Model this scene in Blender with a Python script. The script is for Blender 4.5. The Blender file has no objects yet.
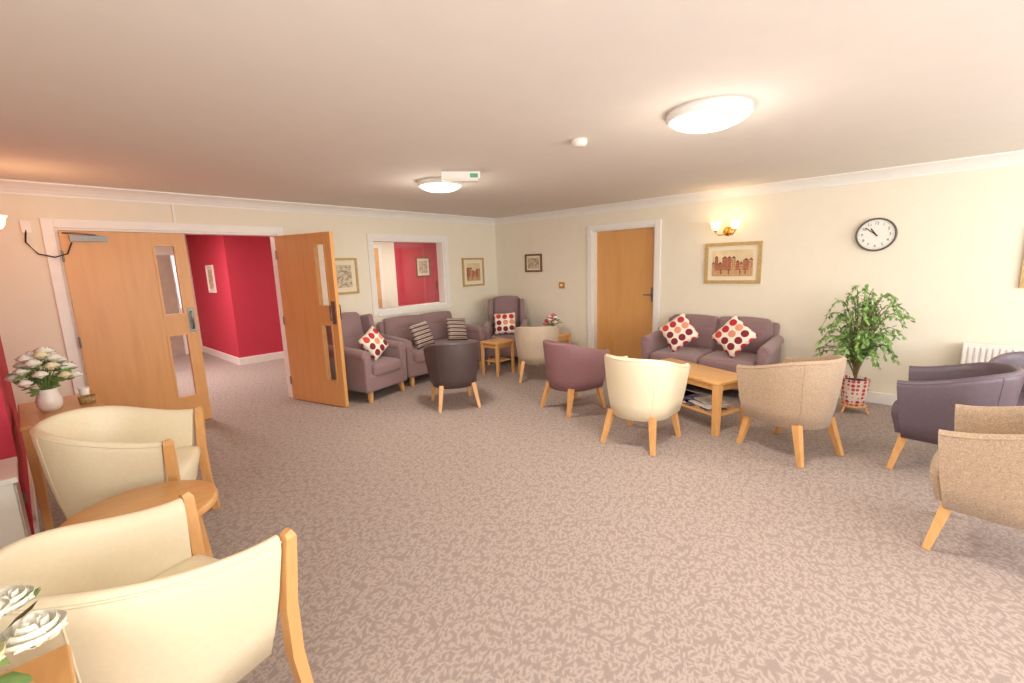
import bpy, math, random, bmesh
from mathutils import Vector, Matrix, noise
random.seed(7)
D=bpy.data; SC=bpy.context.scene; COL=bpy.context.collection
def lin(c):
    return tuple((v/255/12.92 if v/255<=.04045 else ((v/255+.055)/1.055)**2.4) for v in c)+(1.,)
# ---------------------------------------------------------------- materials
def newmat(n):
    m=D.materials.new(n);m.use_nodes=True;nt=m.node_tree
    return m,nt,nt.nodes['Principled BSDF']
def N(nt,t,**k):
    n=nt.nodes.new(t)
    for a,b in k.items():
        if a.startswith('i_'): n.inputs[a[2:].replace('_',' ')].default_value=b
        else: setattr(n,a,b)
    return n
def coords(nt,scale=(1,1,1),rot=(0,0,0),kind='Object'):
    t=N(nt,'ShaderNodeTexCoord');m=N(nt,'ShaderNodeMapping')
    m.inputs['Scale'].default_value=scale;m.inputs['Rotation'].default_value=rot
    nt.links.new(t.outputs[kind],m.inputs['Vector']);return m.outputs['Vector']
def ramp(nt,fac,stops,interp='LINEAR'):
    r=N(nt,'ShaderNodeValToRGB');cr=r.color_ramp;cr.interpolation=interp
    while len(cr.elements)<len(stops): cr.elements.new(.5)
    for e,(p,c) in zip(cr.elements,stops): e.position=p;e.color=c
    nt.links.new(fac,r.inputs['Fac']);return r.outputs['Color']
def bump(nt,b,fac,s=.2,d=.01):
    n=N(nt,'ShaderNodeBump');n.inputs['Strength'].default_value=s;n.inputs['Distance'].default_value=d
    nt.links.new(fac,n.inputs['Height']);nt.links.new(n.outputs['Normal'],b.inputs['Normal'])
def plain(n,c,rough=.6,scale=40,var=.04,bs=.1,metal=0,spec=None,sheen=0):
    m,nt,b=newmat(n);b.inputs['Roughness'].default_value=rough;b.inputs['Metallic'].default_value=metal
    if spec is not None: b.inputs['Specular IOR Level'].default_value=spec
    if sheen: b.inputs['Sheen Weight'].default_value=sheen
    t=N(nt,'ShaderNodeTexNoise');t.inputs['Scale'].default_value=scale;t.inputs['Detail'].default_value=4
    nt.links.new(coords(nt),t.inputs['Vector'])
    l=lin(c);a=tuple(v*(1-var*2) for v in l[:3])+(1,);z=tuple(min(1,v*(1+var*2)) for v in l[:3])+(1,)
    nt.links.new(ramp(nt,t.outputs['Fac'],[(.3,a),(.7,z)]),b.inputs['Base Color'])
    if bs: bump(nt,b,t.outputs['Fac'],bs)
    return m
def wood(n,c1,c2,scale,rough=.38):
    m,nt,b=newmat(n);b.inputs['Roughness'].default_value=rough
    t=N(nt,'ShaderNodeTexNoise');t.inputs['Scale'].default_value=1;t.inputs['Detail'].default_value=6;t.inputs['Distortion'].default_value=.5
    nt.links.new(coords(nt,scale),t.inputs['Vector'])
    nt.links.new(ramp(nt,t.outputs['Fac'],[(.25,lin(c1)),(.55,lin(c2)),(.8,lin(c1))]),b.inputs['Base Color'])
    bump(nt,b,t.outputs['Fac'],.05);return m
def emis(n,c,s):
    m,nt,b=newmat(n);b.inputs['Base Color'].default_value=lin(c);b.inputs['Emission Color'].default_value=lin(c);b.inputs['Emission Strength'].default_value=s
    return m
M={}
M['wall']=plain('wall_paint_cream',(238,230,211),.85,8,.006,.02)
M['ceil']=plain('ceiling_paint',(232,224,216),.9,6,.006,.02)
M['red']=plain('wall_paint_red',(196,54,76),.8,8,.01,.03)
M['white']=plain('white_gloss',(240,237,231),.4,10,.01,0)
M['oakv']=wood('oak_vertical',(212,155,92),(220,165,102),(14,14,1.2))
M['oak']=wood('oak_legs',(208,152,92),(222,170,110),(22,22,4))
M['oakt']=wood('oak_top',(206,150,88),(220,168,106),(3,22,20),.3)
M['cream']=plain('cream_leather',(234,222,192),.38,60,.012,.03)
M['mauve']=plain('mauve_upholstery',(144,116,118),.8,120,.06,.2,sheen=.3)
M['mauve2']=plain('mauve_leather',(140,102,106),.5,60,.04,.06)
M['dark']=plain('dark_brown_leather',(86,70,70),.5,60,.04,.06)
M['dpurp']=plain('aubergine_leather',(102,88,98),.4,60,.04,.06)
M['taupe']=plain('taupe_tweed',(178,154,130),.9,170,.14,.3,sheen=.2)
M['beige']=plain('beige_tweed',(198,178,156),.9,170,.12,.3,sheen=.2)
M['steel']=plain('brushed_steel',(130,128,126),.45,40,.03,0,metal=1)
M['brass']=plain('brass',(200,150,70),.3,40,.03,0,metal=1)
M['black']=plain('black_plastic',(25,24,24),.5,40,.03,0)
M['clockrim']=plain('clock_rim_grey',(90,86,86),.35,40,.03,0)
M['face']=plain('clock_face',(238,236,228),.6,20,.01,0)
M['gilt']=plain('gilt_frame',(190,160,104),.45,70,.12,.15)
M['brownframe']=plain('brown_frame',(120,90,62),.5,50,.1,.1)
M['mat']=plain('picture_mount',(236,224,196),.8,20,.01,0)
M['leaf']=plain('plant_leaf',(128,168,92),.5,12,.22,0)
M['leaf2']=plain('rose_leaf',(120,150,84),.5,12,.2,0)
M['stem']=plain('plant_stem',(120,104,68),.8,30,.1,0)
M['petal']=plain('white_petal',(250,246,232),.6,20,.02,0)
M['petaly']=plain('cream_petal',(246,236,196),.6,20,.02,0)
M['petalp']=plain('blush_petal',(240,206,196),.6,20,.03,0)
M['pink']=plain('pink_petal',(220,104,126),.6,20,.1,0)
M['ceramic']=plain('white_ceramic',(238,232,222),.25,10,.01,0)
M['soil']=plain('soil',(60,44,34),.95,60,.2,.2)
M['basket']=plain('wicker',(170,138,92),.8,90,.25,.4)
M['paper']=plain('magazine_paper',(206,200,196),.6,14,.1,0)
M['paper2']=plain('magazine_cover',(86,84,112),.5,9,.35,0)
M['dome']=emis('lamp_diffuser',(255,244,224),3.)
M['shade']=emis('frosted_shade',(255,222,160),2.2)
M['extred']=plain('extinguisher_red',(200,20,20),.3,10,.02,0)
M['doordark']=plain('corridor_door_brown',(170,140,118),.5,10,.05,0)
M['sky']=plain('print_sky',(226,204,166),.8,9,.06,0)
M['b1']=plain('print_brick',(180,116,84),.8,60,.2,0)
M['b2']=plain('print_stone',(200,160,116),.8,60,.15,0)
M['b3']=plain('print_roof',(120,84,66),.8,60,.15,0)
M['green']=plain('exit_green',(90,170,130),.5,20,.02,0)
m,nt,b=newmat('glass_pane');nt.nodes.remove(b)
g=N(nt,'ShaderNodeBsdfGlossy');g.inputs['Roughness'].default_value=.02;tr=N(nt,'ShaderNodeBsdfTransparent');mx=N(nt,'ShaderNodeMixShader');mx.inputs[0].default_value=.08
nt.links.new(tr.outputs[0],mx.inputs[1]);nt.links.new(g.outputs[0],mx.inputs[2]);nt.links.new(mx.outputs[0],nt.nodes['Material Output'].inputs[0]);M['glass']=m
# carpet with leaf sprigs
m,nt,b=newmat('carpet_leaf_pattern');b.inputs['Roughness'].default_value=.95
acc=None
for i,(an,off) in enumerate([(.35,0),(1.4,3.3),(2.45,7.7),(-.35,11.)]):
    t=N(nt,'ShaderNodeTexCoord');mp=N(nt,'ShaderNodeMapping');mp.inputs['Rotation'].default_value=(0,0,an);mp.inputs['Location'].default_value=(off,off*.7,0)
    nz=N(nt,'ShaderNodeTexNoise');nz.inputs['Scale'].default_value=4;mv=N(nt,'ShaderNodeVectorMath',operation='MULTIPLY_ADD');mv.inputs[1].default_value=(.1,.1,0)
    nt.links.new(t.outputs['Object'],nz.inputs['Vector']);nt.links.new(nz.outputs['Color'],mv.inputs[0]);nt.links.new(t.outputs['Object'],mv.inputs[2])
    nt.links.new(mv.outputs[0],mp.inputs['Vector'])
    m2=N(nt,'ShaderNodeMapping');m2.inputs['Scale'].default_value=(13,40,1);nt.links.new(mp.outputs[0],m2.inputs['Vector'])
    v=N(nt,'ShaderNodeTexVoronoi',voronoi_dimensions='2D');v.inputs['Scale'].default_value=1;v.inputs['Randomness'].default_value=.75
    nt.links.new(m2.outputs[0],v.inputs['Vector'])
    o=ramp(nt,v.outputs['Distance'],[(.12,(1,1,1,1)),(.30,(0,0,0,1))])
    if acc is None: acc=o
    else:
        a=N(nt,'ShaderNodeMath',operation='MAXIMUM');nt.links.new(acc,a.inputs[0]);nt.links.new(o,a.inputs[1]);acc=a.outputs[0]
sp=N(nt,'ShaderNodeTexNoise');sp.inputs['Scale'].default_value=220;nt.links.new(coords(nt),sp.inputs['Vector'])
base=ramp(nt,sp.outputs['Fac'],[(.3,lin((146,131,125))),(.7,lin((164,149,142)))])
lf=ramp(nt,sp.outputs['Fac'],[(.3,lin((168,153,146))),(.7,lin((188,173,165)))])
mixn=N(nt,'ShaderNodeMix',data_type='RGBA');nt.links.new(acc,mixn.inputs[0]);nt.links.new(base,mixn.inputs[6]);nt.links.new(lf,mixn.inputs[7])
nt.links.new(mixn.outputs[2],b.inputs['Base Color']);bump(nt,b,sp.outputs['Fac'],.3,.005);M['carpet']=m
def dots(n,bg,cols,scale,r,dim='2D'):
    m,nt,b=newmat(n);b.inputs['Roughness'].default_value=.8
    v=N(nt,'ShaderNodeTexVoronoi',voronoi_dimensions=dim);v.inputs['Scale'].default_value=1;v.inputs['Randomness'].default_value=.15
    nt.links.new(coords(nt,(scale,scale,scale)),v.inputs['Vector'])
    sx=N(nt,'ShaderNodeSeparateColor');nt.links.new(v.outputs['Color'],sx.inputs[0])
    c=ramp(nt,sx.outputs[0],[(i/len(cols),lin(k)) for i,k in enumerate(cols)],'CONSTANT')
    mk=ramp(nt,v.outputs['Distance'],[(0,(1,1,1,1)),(r,(0,0,0,1))],'CONSTANT')
    mx=N(nt,'ShaderNodeMix',data_type='RGBA');nt.links.new(mk,mx.inputs[0]);mx.inputs[6].default_value=lin(bg);nt.links.new(c,mx.inputs[7])
    nt.links.new(mx.outputs[2],b.inputs['Base Color']);return m
M['dots']=dots('cushion_dots',(240,230,214),[(190,40,54),(206,64,60),(130,34,48),(190,40,54),(224,150,120)],10,.41)
M['potdots']=dots('pot_pattern',(234,218,206),[(196,66,76),(206,90,92)],24,.42,'3D')
m,nt,b=newmat('cushion_stripes');w=N(nt,'ShaderNodeTexWave',bands_direction='Y');w.inputs['Scale'].default_value=5.5
nt.links.new(coords(nt),w.inputs['Vector']);nt.links.new(ramp(nt,w.outputs['Fac'],[(0,lin((76,60,60))),(.45,lin((222,208,190))),(.8,lin((150,120,110)))],'CONSTANT'),b.inputs['Base Color']);M['stripes']=m
def art(n,cols,sc):
    m,nt,b=newmat(n);t=N(nt,'ShaderNodeTexNoise');t.inputs['Scale'].default_value=sc;t.inputs['Detail'].default_value=8
    nt.links.new(coords(nt,(1,1,1.6)),t.inputs['Vector'])
    nt.links.new(ramp(nt,t.outputs['Fac'],[(.3+.4*i/(len(cols)-1),lin(k)) for i,k in enumerate(cols)]),b.inputs['Base Color']);return m
M['art2']=art('print_sepia',[(130,114,94),(184,168,140),(222,208,182),(150,130,106)],14)
# ---------------------------------------------------------------- mesh builder
class MB:
    def __init__(s): s.v=[];s.f=[];s.mi=[];s.sm=[];s.mats=[]
    def m(s,k):
        if k not in s.mats: s.mats.append(k)
        return s.mats.index(k)
    def add(s,vs,fs,mat,smooth=False,T=None):
        o=len(s.v);i=s.m(mat)
        for p in vs:
            p=Vector(p); s.v.append(T@p if T is not None else p)
        for f in fs: s.f.append([o+a for a in f]);s.mi.append(i);s.sm.append(smooth)
    def box(s,a,b,mat,T=None):
        x0,y0,z0=[min(a[i],b[i]) for i in range(3)];x1,y1,z1=[max(a[i],b[i]) for i in range(3)]
        s.add([(x0,y0,z0),(x1,y0,z0),(x1,y1,z0),(x0,y1,z0),(x0,y0,z1),(x1,y0,z1),(x1,y1,z1),(x0,y1,z1)],
              [(0,3,2,1),(4,5,6,7),(0,1,5,4),(1,2,6,5),(2,3,7,6),(3,0,4,7)],mat,False,T)
    def rbox(s,c,h,r,mat,T=None,puff=0.,n=5):
        h=list(h);r=min(r,min(h)*.98);vs=[];fs=[]
        def ax(H):
            i=H-r;L=[-H,-i-r*.7,-i-r*.41,-i-r*.2]+[-i+2*i*k/n for k in range(n+1)]+[i+r*.2,i+r*.41,i+r*.7,H];return L
        A=[ax(H) for H in h]
        for d in range(3):
            a,b=[(1,2),(2,0),(0,1)][d]
            for sg in (-1,1):
                o=len(vs)
                for p in A[a]:
                    for q in A[b]:
                        P=[0,0,0];P[d]=sg*h[d];P[a]=p;P[b]=q
                        I=Vector([max(-(h[k]-r),min(h[k]-r,P[k])) for k in range(3)]);P=Vector(P)
                        nn=(P-I).normalized();Q=I+nn*r
                        if puff: Q[d]+=sg*puff*max(0,1-(p/h[a])**2)*max(0,1-(q/h[b])**2)
                        vs.append(Q+Vector(c))
                nb=len(A[b])
                for i in range(len(A[a])-1):
                    for j in range(nb-1):
                        q=(o+i*nb+j,o+(i+1)*nb+j,o+(i+1)*nb+j+1,o+i*nb+j+1)
                        fs.append(q if sg>0 else q[::-1])
        s.add(vs,fs,mat,True,T)
    def loft(s,rings,mat,closed=True,caps=True,smooth=True,T=None):
        n=len(rings[0]);vs=[p for r in rings for p in r];fs=[]
        for i in range(len(rings)-1):
            for j in range(n if closed else n-1):
                k=(j+1)%n;fs.append((i*n+j,i*n+k,(i+1)*n+k,(i+1)*n+j))
        s.add(vs,fs,mat,smooth,T)
        if caps:
            s.add(rings[0],[tuple(range(n))[::-1]],mat,False,T);s.add(rings[-1],[tuple(range(n))],mat,False,T)
    def tube(s,pts,rad,mat,seg=8,T=None,square=False,smooth=True,asp=1.):
        pts=[Vector(p) for p in pts];rings=[]
        if not isinstance(rad,(list,tuple)): rad=[rad]*len(pts)
        for i,p in enumerate(pts):
            d=(pts[min(i+1,len(pts)-1)]-pts[max(i-1,0)]).normalized()
            up=Vector((0,1,0)) if abs(d.z)>.7 else Vector((0,0,1))
            x=d.cross(up).normalized();y=x.cross(d).normalized()
            if square: rings.append([p+x*a*rad[i]*asp+y*b*rad[i] for a,b in ((-1,-1),(1,-1),(1,1),(-1,1))])
            else: rings.append([p+(x*math.cos(2*math.pi*k/seg)+y*math.sin(2*math.pi*k/seg))*rad[i] for k in range(seg)])
        s.loft(rings,mat,True,True,smooth and not square,T)
    def lathe(s,prof,c,mat,seg=32,T=None,axis='z'):
        rings=[]
        for r,z in prof:
            if axis=='z': rings.append([Vector((c[0]+r*math.cos(2*math.pi*k/seg),c[1]+r*math.sin(2*math.pi*k/seg),c[2]+z)) for k in range(seg)])
            else: rings.append([Vector((c[0]+z,c[1]+r*math.cos(2*math.pi*k/seg),c[2]+r*math.sin(2*math.pi*k/seg))) for k in range(seg)])
        s.loft(rings,mat,True,False,True,T)
    def obj(s,name,loc=(0,0,0),rot=0,bevel=0,scale=1):
        me=D.meshes.new(name);me.from_pydata([tuple(p) for p in s.v],[],s.f)
        for k in s.mats: me.materials.append(M[k])
        for p,i,sm in zip(me.polygons,s.mi,s.sm): p.material_index=i;p.use_smooth=sm
        bm=bmesh.new();bm.from_mesh(me)
        vv=[v for v in bm.verts if v.link_faces and all(f.smooth for f in v.link_faces)]
        bmesh.ops.remove_doubles(bm,verts=vv,dist=1e-5)
        bmesh.ops.recalc_face_normals(bm,faces=bm.faces);bm.to_mesh(me);bm.free()
        o=D.objects.new(name,me);COL.objects.link(o);o.location=loc;o.rotation_euler=(0,0,rot);o.scale=(scale,)*3
        if bevel:
            b=o.modifiers.new('b','BEVEL');b.width=bevel;b.segments=2;b.limit_method='ANGLE';b.angle_limit=math.radians(50)
        return o
def ang(d): return math.atan2(d[1],d[0])
# ---------------------------------------------------------------- room shell
CH=2.4
b=MB();b.box((-7.05,-8.65,-.1),(.15,.15,0),'carpet');b.box((-6.3,.15,-.1),(2.3,6.2,0),'carpet');b.obj('floor')
b=MB();b.box((-7.05,-8.65,CH),(.15,.15,CH+.1),'ceil');b.box((-6.3,.15,CH),(2.3,6.2,CH+.1),'ceil');b.obj('ceiling')
b=MB()
for a,c in [((-6.1,0,0),(-5.65,.15,CH)),((-5.65,0,2.03),(-3.78,.15,CH)),((-3.78,0,0),(-2.52,.15,CH)),((-2.52,0,0),(-1.22,.15,.98)),((-2.52,0,2.0),(-1.22,.15,CH)),((-1.22,0,0),(.15,.15,CH))]: b.box(a,c,'wall')
b.obj('wall_left')
b=MB()
for a,c in [((0,-2.03,0),(.15,0,CH)),((0,-3.03,2.05),(.15,-2.03,CH)),((0,-8.65,0),(.15,-3.03,CH))]: b.box(a,c,'wall')
b.box((.15,-3.3,0),(.2,-1.8,CH),'wall')
b.obj('wall_right')
b=MB();b.box((-6.25,-1.95,0),(-6.1,.15,CH),'red');b.box((-7.05,-1.95,0),(-6.25,-1.8,CH),'red');b.obj('wall_end')
b=MB()
for a,c in [((-7.05,-8.65,0),(-6.9,-1.95,.7)),((-7.05,-8.65,2.15),(-6.9,-1.95,CH)),((-7.05,-8.65,.7),(-6.9,-7.8,2.15)),((-7.05,-5.2,.7),(-6.9,-1.95,2.15))]: b.box(a,c,'wall')
b.obj('wall_side')
b=MB()
for a,c in [((-6.9,-8.65,0),(0,-8.5,.7)),((-6.9,-8.65,2.15),(0,-8.5,CH)),((-6.9,-8.65,.7),(-6.0,-8.5,2.15)),((-3.6,-8.65,.7),(-3.2,-8.5,2.15)),((-.5,-8.65,.7),(0,-8.5,2.15))]: b.box(a,c,'wall')
b.obj('wall_back')
def winframe(name,L,loc,rot):
    b=MB();z0,z1=.7,2.15;h=L/2
    for a,c in [((-h,-.03,z0),(-h+.06,.03,z1)),((h-.06,-.03,z0),(h,.03,z1)),((-h+.06,-.03,z0),(h-.06,.03,z0+.06)),((-h+.06,-.03,z1-.06),(h-.06,.03,z1)),((-.03,-.03,z0+.06),(.03,.03,z1-.06))]: b.box(a,c,'white')
    b.box((-h+.06,-.003,z0+.06),(-.03,.003,z1-.06),'glass');b.box((.03,-.003,z0+.06),(h-.06,.003,z1-.06),'glass');b.obj(name,loc,rot)
winframe('window_2',2.4,(-4.8,-8.57,0),0);winframe('window_3',2.7,(-1.85,-8.57,0),0);winframe('added_fill_window',2.6,(-6.97,-6.5,0),math.pi/2)  # last frame: unseen side window, added to let fill light onto the left doors
# corridor
b=MB();b.box((-3.5,2.93,0),(-1.9,3.05,CH),'red');b.box((-3.5,3.05,0),(-3.38,5.2,CH),'red');b.box((-.2,2.93,0),(2.3,3.05,CH),'red');b.obj('wall_corridor')
b=MB();b.box((-1.9,2.93,0),(-.2,3.05,CH),'wall');b.box((-6.3,5.2,0),(-3.38,5.35,CH),'wall');b.box((-6.3,.15,0),(-6.15,5.2,CH),'red');b.box((2.15,.15,0),(2.3,2.93,CH),'red');b.obj('wall_corridor_far')
b=MB();b.box((-3.52,2.91,0),(2.15,2.93,.13),'white');b.box((-3.52,2.93,0),(-3.5,5.2,.13),'white');b.obj('baseboard_corridor',bevel=.004)
b=MB();b.box((-4.75,5.17,0),(-3.75,5.199,2.05),'white');b.box((-4.68,5.14,0),(-3.82,5.17,1.98),'doordark');b.obj('door_4')
b=MB();b.box((-.62,2.90,0),(-.55,2.929,2.1),'white');b.box((-1.5,2.90,0),(-1.43,2.929,2.1),'white');b.box((-1.43,2.90,2.03),(-.62,2.929,2.1),'white');b.box((-1.43,2.91,0),(-.62,2.929,2.03),'oakv');b.obj('door_5')
# baseboards
b=MB();b.box((-6.1,-.018,0),(-5.74,0,.12),'white');b.box((-3.7,-.018,0),(0,0,.12),'white');b.obj('baseboard_left',bevel=.004)
b=MB();b.box((-.018,-1.95,0),(0,0,.12),'white');b.box((-.018,-8.5,0),(0,-3.11,.12),'white');b.obj('baseboard_right',bevel=.004)
b=MB();b.box((-6.1,-1.95,0),(-6.085,-.02,.12),'white');b.obj('baseboard_end')
def coving(name,p0,p1,nrm):
    prof=[(0,-.105),(.012,-.105),(.014,-.09),(.03,-.06),(.055,-.034),(.085,-.016),(.1,-.013),(.102,0),(0,0)]
    b=MB();R=[]
    for p in (p0,p1): R.append([Vector((p[0]+nrm[0]*a,p[1]+nrm[1]*a,CH+z)) for a,z in prof])
    b.loft(R,'white',smooth=False);b.obj(name)
coving('trim_1',(-6.1,0),(0,0),(0,-1));coving('trim_2',(0,0),(0,-8.5),(-1,0));coving('trim_3',(-6.1,-1.95),(-6.1,0),(1,0))
b=MB()
for a,c in [((-5.73,-.02,0),(-5.65,.0,2.11)),((-3.78,-.02,0),(-3.70,.0,2.11)),((-5.65,-.02,2.03),(-3.78,0,2.11)),
            ((-5.65,0,0),(-5.63,.15,2.03)),((-3.80,0,0),(-3.78,.15,2.03)),((-5.63,0,2.01),(-3.80,.15,2.03))]: b.box(a,c,'white')
b.obj('trim_4',bevel=.003)
b=MB();b.box((-4.77,-.015,2.11),(-4.75,0,2.3),'white');b.obj('trim_6')
def leaf(name,hinge,a,closer=True):
    b=MB();W=.925;Ht=2.0;t=.022;g0,g1=W-.27,W-.10;zs=[(.30,.97),(1.18,1.88)]
    for p,q in [((0,-t,.01),(g0,t,Ht)),((g1,-t,.01),(W,t,Ht)),((g0,-t,.01),(g1,t,zs[0][0])),((g0,-t,zs[0][1]),(g1,t,zs[1][0])),((g0,-t,zs[1][1]),(g1,t,Ht))]: b.box(p,q,'oakv')
    for z0,z1 in zs:
        b.box((g0,-.003,z0),(g1,.003,z1),'glass')
        for p,q in [((g0-.012,-t-.006,z0-.012),(g0+.008,t+.006,z1+.012)),((g1-.008,-t-.006,z0-.012),(g1+.012,t+.006,z1+.012)),((g0+.008,-t-.006,z0-.012),(g1-.008,t+.006,z0+.008)),((g0+.008,-t-.006,z1-.008),(g1-.008,t+.006,z1+.012))]: b.box(p,q,'oak')
    for sy in (-1,1):
        y=sy*(t+.001);b.box((W-.075,y,.98),(W-.02,y+sy*.003,1.24),'steel')
        b.tube([(W-.047,y,1.02),(W-.047,y+sy*.045,1.03),(W-.047,y+sy*.045,1.19),(W-.047,y,1.2)],.009,'steel')
    for z in (.25,1.0,1.78): b.tube([(.0,-t-.004,z-.05),(.0,-t-.004,z+.05)],.008,'steel')
    if closer:
        y=-t
        b.box((.06,y,1.91),(.31,y-.05,1.96),'steel')
        b.tube([(.24,y-.04,1.965),(.10,y-.10,1.975),(.01,0,1.985)],.007,'steel')
    return b.obj(name,hinge,a)
leaf('door_1',(-5.63,-.03,0),0)
leaf('door_2',(-3.80,-.035,0),math.atan2(-.93,.24),False)
b=MB();b.tube([(-5.82,-.012,2.02),(-5.84,-.03,1.9),(-5.78,-.05,1.8),(-5.68,-.08,1.77),(-5.6,-.09,1.8),(-5.56,-.09,1.9)],.006,'black');b.box((-5.85,-.02,1.98),(-5.79,0,2.08),'white');b.obj('door_closer_cable')
b=MB()
for a,c in [((-.02,-2.03,0),(0,-1.95,2.13)),((-.02,-3.11,0),(0,-3.03,2.13)),((-.02,-3.03,2.05),(0,-2.03,2.13)),((0,-2.055,0),(.13,-2.03,2.05)),((0,-3.03,0),(.13,-3.01,2.05)),((0,-3.01,2.03),(.13,-2.055,2.05))]: b.box(a,c,'white')
b.obj('trim_5',bevel=.003)
b=MB();b.box((.09,-3.01,.01),(.13,-2.055,2.03),'oakv');b.box((.085,-2.98,1.0),(.09,-2.94,1.2),'steel');b.tube([(.085,-2.96,1.1),(.04,-2.96,1.1),(.04,-2.85,1.1)],.009,'steel');b.obj('door_3')
b=MB();x0,x1,z0,z1=-2.52,-1.22,.98,2.0
for a,c in [((x0-.07,-.02,z0-.07),(x0,0,z1+.07)),((x1,-.02,z0-.07),(x1+.07,0,z1+.07)),((x0,-.02,z1),(x1,0,z1+.07)),((x0,-.03,z0-.07),(x1,0,z0)),
            ((x0,0,z0),(x0+.03,.15,z1)),((x1-.03,0,z0),(x1,.15,z1)),((x0+.03,0,z0),(x1-.03,.15,z0+.03)),((x0+.03,0,z1-.03),(x1-.03,.15,z1))]: b.box(a,c,'white')
b.box((x0+.03,.07,z0+.03),(x1-.03,.076,z1-.03),'glass');b.obj('window_1')
# ---------------------------------------------------------------- pictures
def picture(name,wall,c,w,h,fm,am,fw=.035,mt=.05,x=0):
    b=MB();t=.025
    for a,q in [((-t,-w/2,-h/2),(0,-w/2+fw,h/2)),((-t,w/2-fw,-h/2),(0,w/2,h/2)),((-t,-w/2+fw,-h/2),(0,w/2-fw,-h/2+fw)),((-t,-w/2+fw,h/2-fw),(0,w/2-fw,h/2))]: b.box(a,q,fm)
    b.box((-.012,-w/2+fw,-h/2+fw),(-.002,w/2-fw,h/2-fw),'mat')
    iw=w/2-fw-mt;ih=h/2-fw-mt
    if am=='town':
        b.box((-.014,-iw,-ih),(-.0121,iw,ih),'sky')
        rnd=random.Random(3);y=-iw
        while y<iw-.01:
            bw=min(rnd.uniform(.035,.07),iw-y);top=rnd.uniform(-.01,.07)
            k=rnd.choice(['b1','b2','b1']);b.box((-.0155,y,-ih*.55),(-.014,y+bw,top),k)
            b.add([(-.0156,y-.003,top),(-.0156,y+bw+.003,top),(-.0156,y+bw/2,top+.03)],[(0,1,2)],'b3')
            for zz in (-.05,-.025,0,.025):
                if zz<top-.015:
                    for yy in (.25,.65): b.box((-.0162,y+bw*yy,zz),(-.0155,y+bw*yy+.007,zz+.013),'b3')
            y+=bw
        b.box((-.0156,-iw,-ih),(-.014,iw,-ih*.55),'b2')
        for yy in (-.16,-.1,.03,.12):
            if abs(yy)<iw-.02: b.box((-.0165,yy,-ih*.85),(-.0156,yy+.012,-ih*.45),'b3')
    else: b.box((-.014,-iw,-ih),(-.0121,iw,ih),am)
    if wall=='R': return b.obj(name,(x-.001,c[0],c[1]),0)
    return b.obj(name,(c[0],x-.001,c[1]),math.pi/2)
picture('framed_picture','R',(-4.03,1.515),.65,.5,'gilt','town',.04,.05)
picture('framed_picture','R',(-.88,1.6),.36,.3,'brownframe','art2',.03,.03)
picture('framed_picture','R',(-6.72,1.5),.6,.53,'gilt','art2',.035,.06)
picture('framed_picture','L',(-.6,1.48),.5,.48,'gilt','town',.03,.06)
picture('framed_picture','L',(-2.99,1.5),.42,.48,'gilt','art2',.03,.06)
picture('framed_picture','R',(3.9,1.5),.4,.5,'white','art2',.03,.05,x=-3.5)
picture('framed_picture','L',(.55,1.6),.4,.45,'brownframe','art2',.03,.05,x=2.93)
# clock
b=MB();b.lathe([(.0,-.03),(.148,-.03),(.152,-.04),(.158,-.045),(.166,-.038),(.168,0),(.0,0)],(0,0,0),'clockrim',40,axis='x')
b.lathe([(.0,-.032),(.150,-.032)],(0,0,0),'face',40,axis='x')
for k in range(60):
    a=k*math.pi/30;r=.142;L=.006 if k%5 else .012;T=Matrix.Rotation(a,4,'X');b.box((-.034,-.0012,r-L),(-.0325,.0012,r),'black',T)
for a,L,w in ((math.radians(325),.075,.005),(math.radians(310),.115,.0035)):
    T=Matrix.Rotation(a,4,'X');b.box((-.038,-w,-.02),(-.036,w,L),'black',T)
clk=b.obj('wall_clock',(0,-5.39,1.765))
for k in range(1,13):
    cu=D.curves.new('numeral','FONT');cu.body=str(k);cu.size=.038;cu.align_x='CENTER';cu.align_y='CENTER';cu.materials.append(M['black'])
    o=D.objects.new('numeral_%d'%k,cu);COL.objects.link(o);o.parent=clk;a=k*math.pi/6
    o.location=(-.034,-math.sin(a)*.112,math.cos(a)*.112);o.rotation_euler=(math.pi/2,0,-math.pi/2)
# wall lights
def shadeprof(b,c,T=None): b.lathe([(.018,0),(.035,.012),(.05,.04),(.056,.075),(.07,.1),(.066,.1),(.05,.07),(.0,.02)],c,'shade',20,T)
def walllight(name,loc,rot,n=2):
    b=MB();b.lathe([(0,-.02),(.03,-.02),(.05,-.01),(.055,0)],(0,0,0),'brass',24,axis='x')
    for sy in ((-1,1) if n==2 else (0,)):
        b.tube([(-.01,0,0),(-.06,sy*.03,-.04),(-.1,sy*.08,-.045),(-.11,sy*.11,-.01),(-.11,sy*.11,.015)],.007,'brass')
        b.lathe([(.0,-.015),(.02,-.01),(.024,.0)],(-.11,sy*.11,.015),'brass',16)
        shadeprof(b,(-.11,sy*.11,.015))
    return b.obj(name,loc,rot)
walllight('wall_light',(0,-3.96,1.9),0)
walllight('wall_light',(-6.1,-.75,1.93),math.pi,1)
walllight('wall_light',(-1.9,2.93,1.75),math.pi/2,1)
def pt(n,loc,w,c,r=.08):
    l=D.lights.new(n,'POINT');l.energy=w;l.color=c;l.shadow_soft_size=r;o=D.objects.new(n,l);COL.objects.link(o);o.location=loc;return o
WARM=(1,.74,.46)
for y in (-4.07,-3.85): pt('wall_light_bulb',(-.22,y,2.05),1.0,WARM,.06)
pt('wall_light_bulb',(-5.8,-.75,1.95),5,(1,.6,.3),.1)
pt('wall_light_bulb',(-1.9,2.7,1.95),4,WARM,.05)
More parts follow.
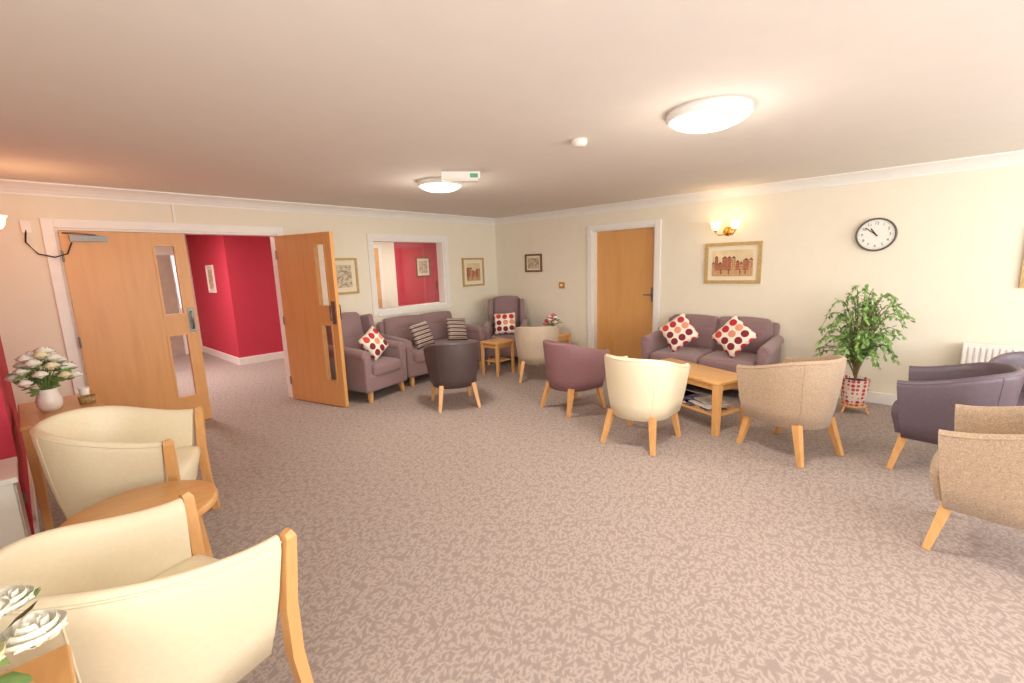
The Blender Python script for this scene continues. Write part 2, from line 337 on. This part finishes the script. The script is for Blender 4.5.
def dome(name,x,y,r):
    b=MB();b.lathe([(0,0),(r,0),(r,-.035),(r-.012,-.05),(r-.022,-.048),(r-.025,-.04)],(0,0,0),'white',48)
    b.lathe([(r-.02,-.042),(r-.04,-.065),(r*.6,-.085),(r*.3,-.093),(0.001,-.095)],(0,0,0),'dome',48);b.obj(name,(x,y,CH))
dome('ceiling_light',-3.21,-4.77,.225);dome('ceiling_light',-3.05,-2.2,.22)
for x,y in ((-3.21,-4.77),(-3.05,-2.2)):
    l=D.lights.new('ceiling_lamp','AREA');l.shape='DISK';l.size=.36;l.energy=24;l.color=(1,.91,.78);o=D.objects.new('ceiling_lamp',l);COL.objects.link(o);o.location=(x,y,CH-.11)
    pt('added_ceiling_fill',(x,y,CH-.3),6,(1,.91,.78),.12)  # extra point floating below the dome, added to brighten the ceiling
b=MB();b.box((-.17,-.06,-.06),(.17,.06,0),'white');b.box((-.15,-.045,-.075),(.15,.045,-.06),'ceramic');b.box((.08,-.061,-.05),(.15,-.0601,-.015),'green');b.obj('emergency_light',(-3.16,-2.62,CH),-.7,bevel=.004)
b=MB();b.lathe([(0,0),(.055,0),(.055,-.02),(.045,-.04),(.025,-.045),(.0,-.047)],(0,0,0),'ceramic',28);b.obj('smoke_detector',(-3.26,-3.94,CH))
b=MB();b.box((-.02,-.05,-.05),(0,.05,.05),'brass');b.box((-.026,-.02,-.02),(-.02,.02,.02),'white');b.obj('wall_thermostat',(0,-1.46,1.23),bevel=.003)
b=MB();b.box((-.10,-7.2,.14),(-.045,-6.12,.72),'white')
for k in range(27):
    y=-7.18+k*.04;b.box((-.108,y,.17),(-.10,y+.022,.69),'white')
for y in (-7.0,-6.3): b.box((-.045,y,.3),(-.021,y+.04,.5),'white')
b.tube([(-.07,-6.10,.16),(-.07,-6.10,.0)],.009,'white');b.box((-.09,-6.13,.14),(-.05,-6.08,.19),'white');b.obj('radiator',bevel=.004)
# ---------------------------------------------------------------- tub chair
def tub(name,loc,d,mat,posts=False,back=.77,arm=.66,sc=1.):
    b=MB();w=.31;xf=.27;zb=.25
    def P(s):
        L1=xf;L2=math.pi*w
        if s<L1: return Vector((xf-s,w,0)),Vector((0,1,0))
        s-=L1
        if s<L2:
            a=math.pi/2+s/w;n=Vector((math.cos(a),math.sin(a),0));return n*w,n
        s-=L2;return Vector((s,-w,0)),Vector((0,-1,0))
    Lt=2*xf+math.pi*w;n=44
    def S(z,T):
        t=max(0,min(1,(z-zb)/(.74-zb)));return .80+.2*(t*(1.6-.6*t))
    rings=[]
    for i in range(n+1):
        p,nn=P(Lt*i/n);u=max(0,min(1,(xf-p.x)/(xf+w)));u=u*u*(3-2*u);T=arm+(back-arm)*u
        prof=[(0,zb),(0,zb+.12),(0,(zb+T)/2),(0,T-.05),(.003,T-.02),(.012,T-.005),(.024,T),(.036,T-.005),(.045,T-.02),(.05,T-.05),(.055,.52),(.06,.42),(.065,zb)]
        R=[]
        for off,z in prof:
            q=p*S(z,T)-nn*off;q.z=z;R.append(q)
        rings.append(R)
    b.loft(rings,mat)
    b.tube([r[4]+Vector((0,0,.001)) for r in rings],.0045,mat,6)
    # vertical seams on outer back
    for i in (15,29): b.tube([rings[i][k] for k in range(5)],.003,mat,5)
    out=[]
    for i in range(n+1):
        p,nn=P(Lt*i/n);out.append(p*.92-nn*.045)
    fx=xf*.93+.03
    a0=out[0].copy();a0.x=fx;a1=out[-1].copy();a1.x=fx
    m=7;out=out+[a1.lerp(a0,k/m)+Vector((.022*math.sin(math.pi*k/m),0,0)) for k in range(m+1)]
    R=[]
    for s,z in ((.90,.27),(.94,.33),(1,.4),(.99,.425),(.95,.442),(.85,.452),(.5,.46),(.05,.463)):
        R.append([Vector((p.x*s,p.y*s,z)) for p in out])
    b.loft(R,mat)
    for sy in (-1,1):
        b.tube([(-.17,sy*.18,.28),(-.25,sy*.225,0)],[.025,.016],'oak',square=True)
        if posts:
            b.tube([(.31,sy*.275,0),(.288,sy*.262,.2),(.282,sy*.27,.4),(.288,sy*.288,.56),(.292,sy*.298,.645),(.286,sy*.298,.665)],[.018,.021,.021,.02,.018,.012],'oak',square=True,asp=1.)
        else:
            b.tube([(.20,sy*.19,.28),(.26,sy*.23,0)],[.025,.016],'oak',square=True)
    return b.obj(name,loc+(0,),ang(d),scale=sc)
tub('tub_armchair',(-2.42,-4.02),(1,.0),'cream',sc=1.04)
tub('tub_armchair',(-1.88,-5.07),(.42,.9),'taupe',sc=1.06)
tub('tub_armchair',(-2.03,-3.02),(1,-.25),'mauve2')
tub('tub_armchair',(-2.72,-1.86),(.5,.87),'dark')
tub('tub_armchair',(-1.24,-1.90),(.8,.6),'beige',True)
tub('tub_armchair',(-1.62,-6.0),(.1,1),'dpurp',sc=1.04)
tub('tub_armchair',(-2.70,-6.20),(.15,1),'taupe',sc=1.04)
tub('tub_armchair',(-.94,-6.52),(-1,.25),'dpurp')
tub('tub_armchair',(-5.69,-2.42),(.9,-.43),'cream',True,sc=1.08)
tub('tub_armchair',(-5.85,-3.97),(.97,.25),'cream',True,sc=1.06)
# ---------------------------------------------------------------- sofas
def sofa(name,loc,d,W,n,Hb,mat,wing=False):
    b=MB();aw=.13;iw=W-2*aw
    b.rbox((0,0,.235),(.36,W/2-.02,.105),.03,mat)
    cw=iw/n
    for i in range(n):
        y=-iw/2+cw*(i+.5)
        b.rbox((.075,y,.38),(.305,cw/2-.004,.075),.04,mat,puff=.018)
        T=Matrix.Translation((-.26,y,.32))@Matrix.Rotation(-.16,4,'Y')
        hh=(Hb-.32)/2
        b.rbox((0,0,hh),(.085,cw/2-.003,hh+.0),.05,mat,T,puff=.02)
        b.rbox((.06,0,.27),(.05,cw/2-.03,.14),.045,mat,T,puff=.015)
    T=Matrix.Translation((-.30,0,.18))@Matrix.Rotation(-.14,4,'Y')
    b.rbox((0,0,(Hb-.22)/2),(.05,W/2-.06,(Hb-.22)/2),.04,mat,T)
    for sy in (-1,1):
        y=sy*(W/2-aw/2)
        b.rbox((.02,y,.36),(.335,aw/2-.012,.22),.03,mat)
        pts=[(-.32,y+sy*.01,.62),(-.1,y+sy*.012,.605),(.15,y+sy*.012,.59),(.33,y+sy*.01,.575)]
        b.tube(pts,[.062,.064,.066,.064],mat,18)
        b.tube([(.33,y+sy*.01,.575),(.345,y+sy*.01,.575)],[.062,.048],mat,18)
        if wing:
            T=Matrix.Translation((-.27,sy*(W/2-.09),.32))@Matrix.Rotation(-.16,4,'Y')
            b.rbox((.10,0,Hb-.32-.26),(.14,.04,.21),.038,mat,T)
        for x in (-.28,.3): b.tube([(x,sy*(W/2-.1),.14),(x+.015*(1 if x>0 else -1),sy*(W/2-.085),0)],[.026,.018],'oak',square=True)
    return b.obj(name,loc+(0,),ang(d))
sofa('two_seat_sofa',(-.45,-3.94),(-1,0),1.44,2,.86,'mauve')
sofa('two_seat_sofa',(-1.90,-.47),(0,-1),1.48,2,.88,'mauve')
sofa('wingback_armchair',(-3.10,-.62),(.22,-.97),.72,1,1.03,'mauve',True)
sofa('wingback_armchair',(-.60,-.74),(-.78,-.62),.72,1,1.05,'mauve',True)
def cushion(name,loc,d,mat,s=.21,tilt=.35,roll=0.):
    b=MB();n=14;vs=[];fs=[]
    for sg in (1,-1):
        o=len(vs)
        for i in range(n+1):
            for j in range(n+1):
                u=-1+2*i/n;v=-1+2*j/n;k=max(0,(1-u**4)*(1-v**4))**.5
                e=1-.06*(1-abs(u))*abs(v)**2-.06*(1-abs(v))*abs(u)**2
                vs.append(Vector((u*s*e,v*s*e,sg*.06*k)))
        for i in range(n):
            for j in range(n):
                q=(o+i*(n+1)+j,o+(i+1)*(n+1)+j,o+(i+1)*(n+1)+j+1,o+i*(n+1)+j+1);fs.append(q if sg>0 else q[::-1])
    b.add(vs,fs,mat,True)
    o=b.obj(name)
    f=Vector((d[0],d[1],0)).normalized();zz=(f*math.cos(tilt)+Vector((0,0,1))*math.sin(tilt)).normalized();xx=Vector((-f.y,f.x,0));yy=zz.cross(xx)
    Mx=Matrix((xx,yy,zz)).transposed().to_4x4();o.matrix_world=Matrix.Translation(loc)@Mx@Matrix.Rotation(roll,4,'Z');return o
cushion('scatter_cushion',(-.60,-3.62,.70),(-1,-.1),'dots',.185,.35,math.pi/4*.85)
cushion('scatter_cushion',(-.60,-4.25,.70),(-1,.1),'dots',.185,.35,math.pi/4*1.15)
cushion('scatter_cushion',(-2.22,-.62,.65),(.1,-1),'stripes',.175,.35,.1)
cushion('scatter_cushion',(-1.57,-.62,.65),(-.1,-1),'stripes',.175,.35,-.15)
cushion('scatter_cushion',(-.75,-.86,.65),(-.78,-.62),'dots',.175,.35,0.05)
cushion('scatter_cushion',(-3.07,-.78,.67),(.22,-.97),'dots',.17,.35,.5)
# ---------------------------------------------------------------- tables
def table(name,loc,d,L,W,Hh,shelf=None,leg=.03,mag=False):
    b=MB();b.rbox((0,0,Hh-.016),(L/2,W/2,.016),.008,'oakt',n=1)
    b.box((-L/2+.03,-W/2+.03,Hh-.09),(L/2-.03,W/2-.03,Hh-.032),'oakt')
    for sx in (-1,1):
        for sy in (-1,1):
            x=sx*(L/2-leg-.005);y=sy*(W/2-leg-.005);b.tube([(x,y,Hh-.032),(x,y,0)],[leg,leg*.8],'oak',square=True)
    if shelf:
        b.box((-L/2+.05,-W/2+.05,shelf),(L/2-.05,W/2-.05,shelf+.018),'oakt')
        if mag:
            for i in range(12):
                T=Matrix.Translation((random.uniform(-L/2+.25,L/2-.25),random.uniform(-.04,.04),shelf+.018+.012*(i//3)))@Matrix.Rotation(random.uniform(-.4,.4),4,'Z')
                b.box((-.14,-.105,0),(.14,.105,.012),'paper' if i%2 else 'paper2',T)
    return b.obj(name,loc+(0,),ang(d),bevel=.003)
table('coffee_table',(-1.58,-4.15),(.38,.92),1.0,.45,.50,.16,.032,True)
table('side_table',(-.68,-4.95),(1,0),.40,.38,.48)
table('side_table',(-1.36,-1.26),(0,1),.34,.38,.5,.2,.02)
table('side_table',(-.47,-1.6),(0,1),.42,.42,.5)
table('console_table',(-5.87,-1.47),(0,1),.76,.40,.72,None,.024)
table('side_table',(-6.26,-4.60),(0,1),.52,.50,.75,None,.026)
b=MB();b.lathe([(0.001,.5),(.27,.5),(.285,.507),(.29,.52),(.285,.533),(.27,.54),(0.001,.54)],(0,0,0),'oakt',56)
b.lathe([(.2,.44),(.2,.5)],(0,0,0),'oak',40);b.lathe([(.18,.5),(.18,.44),(.2,.44)],(0,0,0),'oak',40)
for k in range(4):
    a=math.pi/4+k*math.pi/2+.3;b.tube([(.19*math.cos(a),.19*math.sin(a),.49),(.24*math.cos(a),.24*math.sin(a),0)],[.022,.015],'oak',square=True)
b.obj('round_side_table',(-5.73,-3.20,0))
b=MB();b.box((-6.62,-2.35,.04),(-6.12,-1.97,.55),'white');b.box((-6.64,-2.37,.55),(-6.10,-1.955,.58),'white');b.box((-6.6,-2.33,0),(-6.14,-1.99,.04),'white')
b.box((-6.12,-2.33,.07),(-6.112,-1.99,.53),'ceramic');b.tube([(-6.10,-2.16,.36),(-6.10,-2.16,.42)],.006,'steel');b.obj('low_cabinet',bevel=.004)
# ---------------------------------------------------------------- plants
def leafquad(b,p,d,L,W,mat):
    d=d.normalized();s=d.cross(Vector((0,0,1)));s=s.normalized() if s.length>.01 else Vector((1,0,0))
    s=(s+Vector((random.uniform(-.5,.5),random.uniform(-.5,.5),random.uniform(-.6,.6)))).normalized();nrm=d.cross(s).normalized()
    a=p;m1=p+d*L*.35+s*W;m2=p+d*L*.35-s*W;c=p+d*L*.45-nrm*W*.35;n1=p+d*L*.75+s*W*.7;n2=p+d*L*.75-s*W*.7;e=p+d*L-nrm*W*.3
    b.add([a,m1,c,m2,n1,n2,e],[(0,1,2),(0,2,3),(1,4,6,2),(2,6,5,3)],mat,True)
def plant(name,loc):
    b=MB();b.lathe([(0.001,.08),(.085,.08),(.10,.14),(.115,.24),(.12,.34),(.125,.35),(.115,.35),(.11,.32),(.0,.32)],(0,0,0),'potdots',32)
    b.lathe([(.113,.325),(.001,.33)],(0,0,0),'soil',24)
    for k in range(3):
        a=k*2.094+.4;b.tube([(.08*math.cos(a),.08*math.sin(a),.1),(.13*math.cos(a),.13*math.sin(a),0)],.011,'oak')
    b.lathe([(.0,.07),(.11,.07),(.11,.082),(.0,.082)],(0,0,0),'oak',24)
    for k in range(70):
        a=random.uniform(0,2*math.pi);R=random.uniform(.1,.39);Ht=random.uniform(.35,1.02);droop=random.uniform(.1,.6)*(R/.36)
        hx=math.cos(a);hy=math.sin(a)
        if hx>0: hx*=.7
        pts=[]
        for i in range(9):
            t=i/8;pts.append(Vector((hx*R*(t**1.3),hy*R*(t**1.3),.33+Ht*math.sin(t*math.pi*.62)-droop*t*t*.6)))
        b.tube(pts,[.006-.0045*i/8 for i in range(9)],'stem',5)
        for i in range(3,9):
            for q in range(5):
                t=random.random();p=pts[i-1].lerp(pts[i],t);dd=(pts[i]-pts[i-1]).normalized()+Vector((random.uniform(-1,1),random.uniform(-1,1),random.uniform(-1.1,.2)))
                leafquad(b,p,dd,random.uniform(.035,.06),random.uniform(.009,.015),'leaf')
    return b.obj(name,loc)
plant('potted_ficus',(-.47,-5.37,0))
def rose(b,c,r,mat):
    for lay,(n,k,h) in enumerate([(5,1.,.5),(5,.75,.75),(4,.5,.95),(3,.28,1.)]):
        for i in range(n):
            a=i*2*math.pi/n+lay*.6;out=Vector((math.cos(a),math.sin(a),0));sd=Vector((-out.y,out.x,0));vs=[];fs=[]
            for u in range(5):
                for v in range(5):
                    t=u/4;w=(v/4-.5)*2
                    p=c+out*(r*k*(.25+.8*math.sin(t*1.7))*(1-.22*w*w))+sd*w*r*k*.85*math.sin(.35+t*2.1)+Vector((0,0,r*h*(t*1.3-.45)))
                    vs.append(p)
            for u in range(4):
                for v in range(4): fs.append((u*5+v,u*5+v+1,u*5+v+6,u*5+v+5))
            b.add(vs,fs,mat,True)
def bouquet(name,loc,vh,vr,n,spread,ht,r,mats,nleaf=40):
    b=MB();b.lathe([(.001,0),(vr*.7,0),(vr*.95,vh*.2),(vr,vh*.5),(vr*.75,vh*.85),(vr*.85,vh),(vr*.78,vh),(vr*.6,vh*.8),(.001,vh*.7)],(0,0,0),'ceramic',28)
    for i in range(n):
        a=i*2.4;R=spread*math.sqrt((i+.5)/n);c=Vector((math.cos(a)*R,math.sin(a)*R,vh+ht*(1-.8*(R/spread)**2)))
        b.tube([(0,0,vh*.6),(c.x*.4,c.y*.4,vh+ht*.3),tuple(c)],.0035,'leaf2',5);rose(b,c,r*random.uniform(.8,1.15),mats[i%len(mats)])
    for i in range(nleaf):
        a=random.uniform(0,6.28);R=spread*random.uniform(.1,1.05);p=Vector((math.cos(a)*R*.7,math.sin(a)*R*.7,vh+ht*random.uniform(.0,.7)))
        leafquad(b,p,Vector((math.cos(a),math.sin(a),random.uniform(-.5,.6))),random.uniform(.05,.09),.02,'leaf2')
    return b.obj(name,loc)
bouquet('rose_vase',(-5.92,-1.52,.721),.15,.065,22,.145,.24,.042,['petal','petal','petaly','petal'],70)
bouquet('flower_vase',(-6.16,-4.55,.751),.14,.05,14,.12,.17,.042,['petal','petal','petaly','petalp'],40)
bouquet('pink_flower_vase',(-.47,-1.6,.501),.12,.05,10,.12,.16,.045,['pink','petalp','petal'],30)
b=MB();b.lathe([(0,0),(.04,0),(.048,.05),(.043,.05),(.038,.01),(0,.01)],(0,0,0),'basket',20);b.lathe([(0,0),(.025,0),(.03,.09),(.027,.09),(.02,.01),(0,.01)],(0,.13,0),'ceramic',20)
b.obj('wicker_basket',(-5.74,-1.50,.721))
b=MB();b.lathe([(0,0),(.07,.0),(.075,.02),(.075,.38),(.06,.44),(.025,.47),(.02,.5),(0,.5)],(0,0,0),'extred',20);b.box((-.02,-.06,.5),(.02,.04,.54),'black');b.box((-.03,.076,.1),(.03,.13,.3),'black');b.obj('fire_extinguisher',(.95,2.8,0.95))
# ---------------------------------------------------------------- lights
def area(n,loc,rot,sx,sy,w,c):
    l=D.lights.new(n,'AREA');l.shape='RECTANGLE';l.size=sx;l.size_y=sy;l.energy=w;l.color=c;o=D.objects.new(n,l);COL.objects.link(o);o.location=loc;o.rotation_euler=rot
area('daylight_and_fill',(-1.85,-8.45,1.45),(math.radians(98),0,0),2.6,1.4,88,(1,.98,.96))
area('daylight_and_fill',(-4.8,-8.45,1.45),(math.radians(102),0,0),2.3,1.4,92,(1,.98,.96))
area('daylight_and_fill',(-6.85,-6.5,1.45),(math.radians(102),0,math.radians(-90)),2.4,1.4,80,(1,.98,.96))  # added fill at the unseen side window, brightens the left wall and doors
area('corridor_lamp',(-4.9,2.4,2.36),(0,0,0),.6,.6,85,(1,.93,.86))
area('corridor_lamp',(-.3,1.5,2.36),(0,0,0),.5,.5,48,(1,.93,.86))
w=D.worlds.new('World');SC.world=w;w.use_nodes=True;bg=w.node_tree.nodes['Background'];sky=w.node_tree.nodes.new('ShaderNodeTexSky');sky.sky_type='HOSEK_WILKIE';w.node_tree.links.new(sky.outputs[0],bg.inputs[0]);bg.inputs[1].default_value=1.
# ---------------------------------------------------------------- camera
f,yaw,pit,rol=445.38,.8362,.1694,-.0320
F=Vector((math.sin(yaw)*math.cos(pit),math.cos(yaw)*math.cos(pit),-math.sin(pit)));R=Vector((math.cos(yaw),-math.sin(yaw),0));U=R.cross(F)
R2=R*math.cos(rol)+U*math.sin(rol);U2=-R*math.sin(rol)+U*math.cos(rol)
ca=D.cameras.new('camera');ca.sensor_width=36;ca.lens=f/1024*36;ca.clip_start=.05;co=D.objects.new('camera',ca);COL.objects.link(co)
Mx=Matrix((R2,U2,-F)).transposed().to_4x4();co.matrix_world=Matrix.Translation((-5.98,-5.722,1.574))@Mx;SC.camera=co
SC.view_settings.view_transform='Standard';SC.view_settings.exposure=0
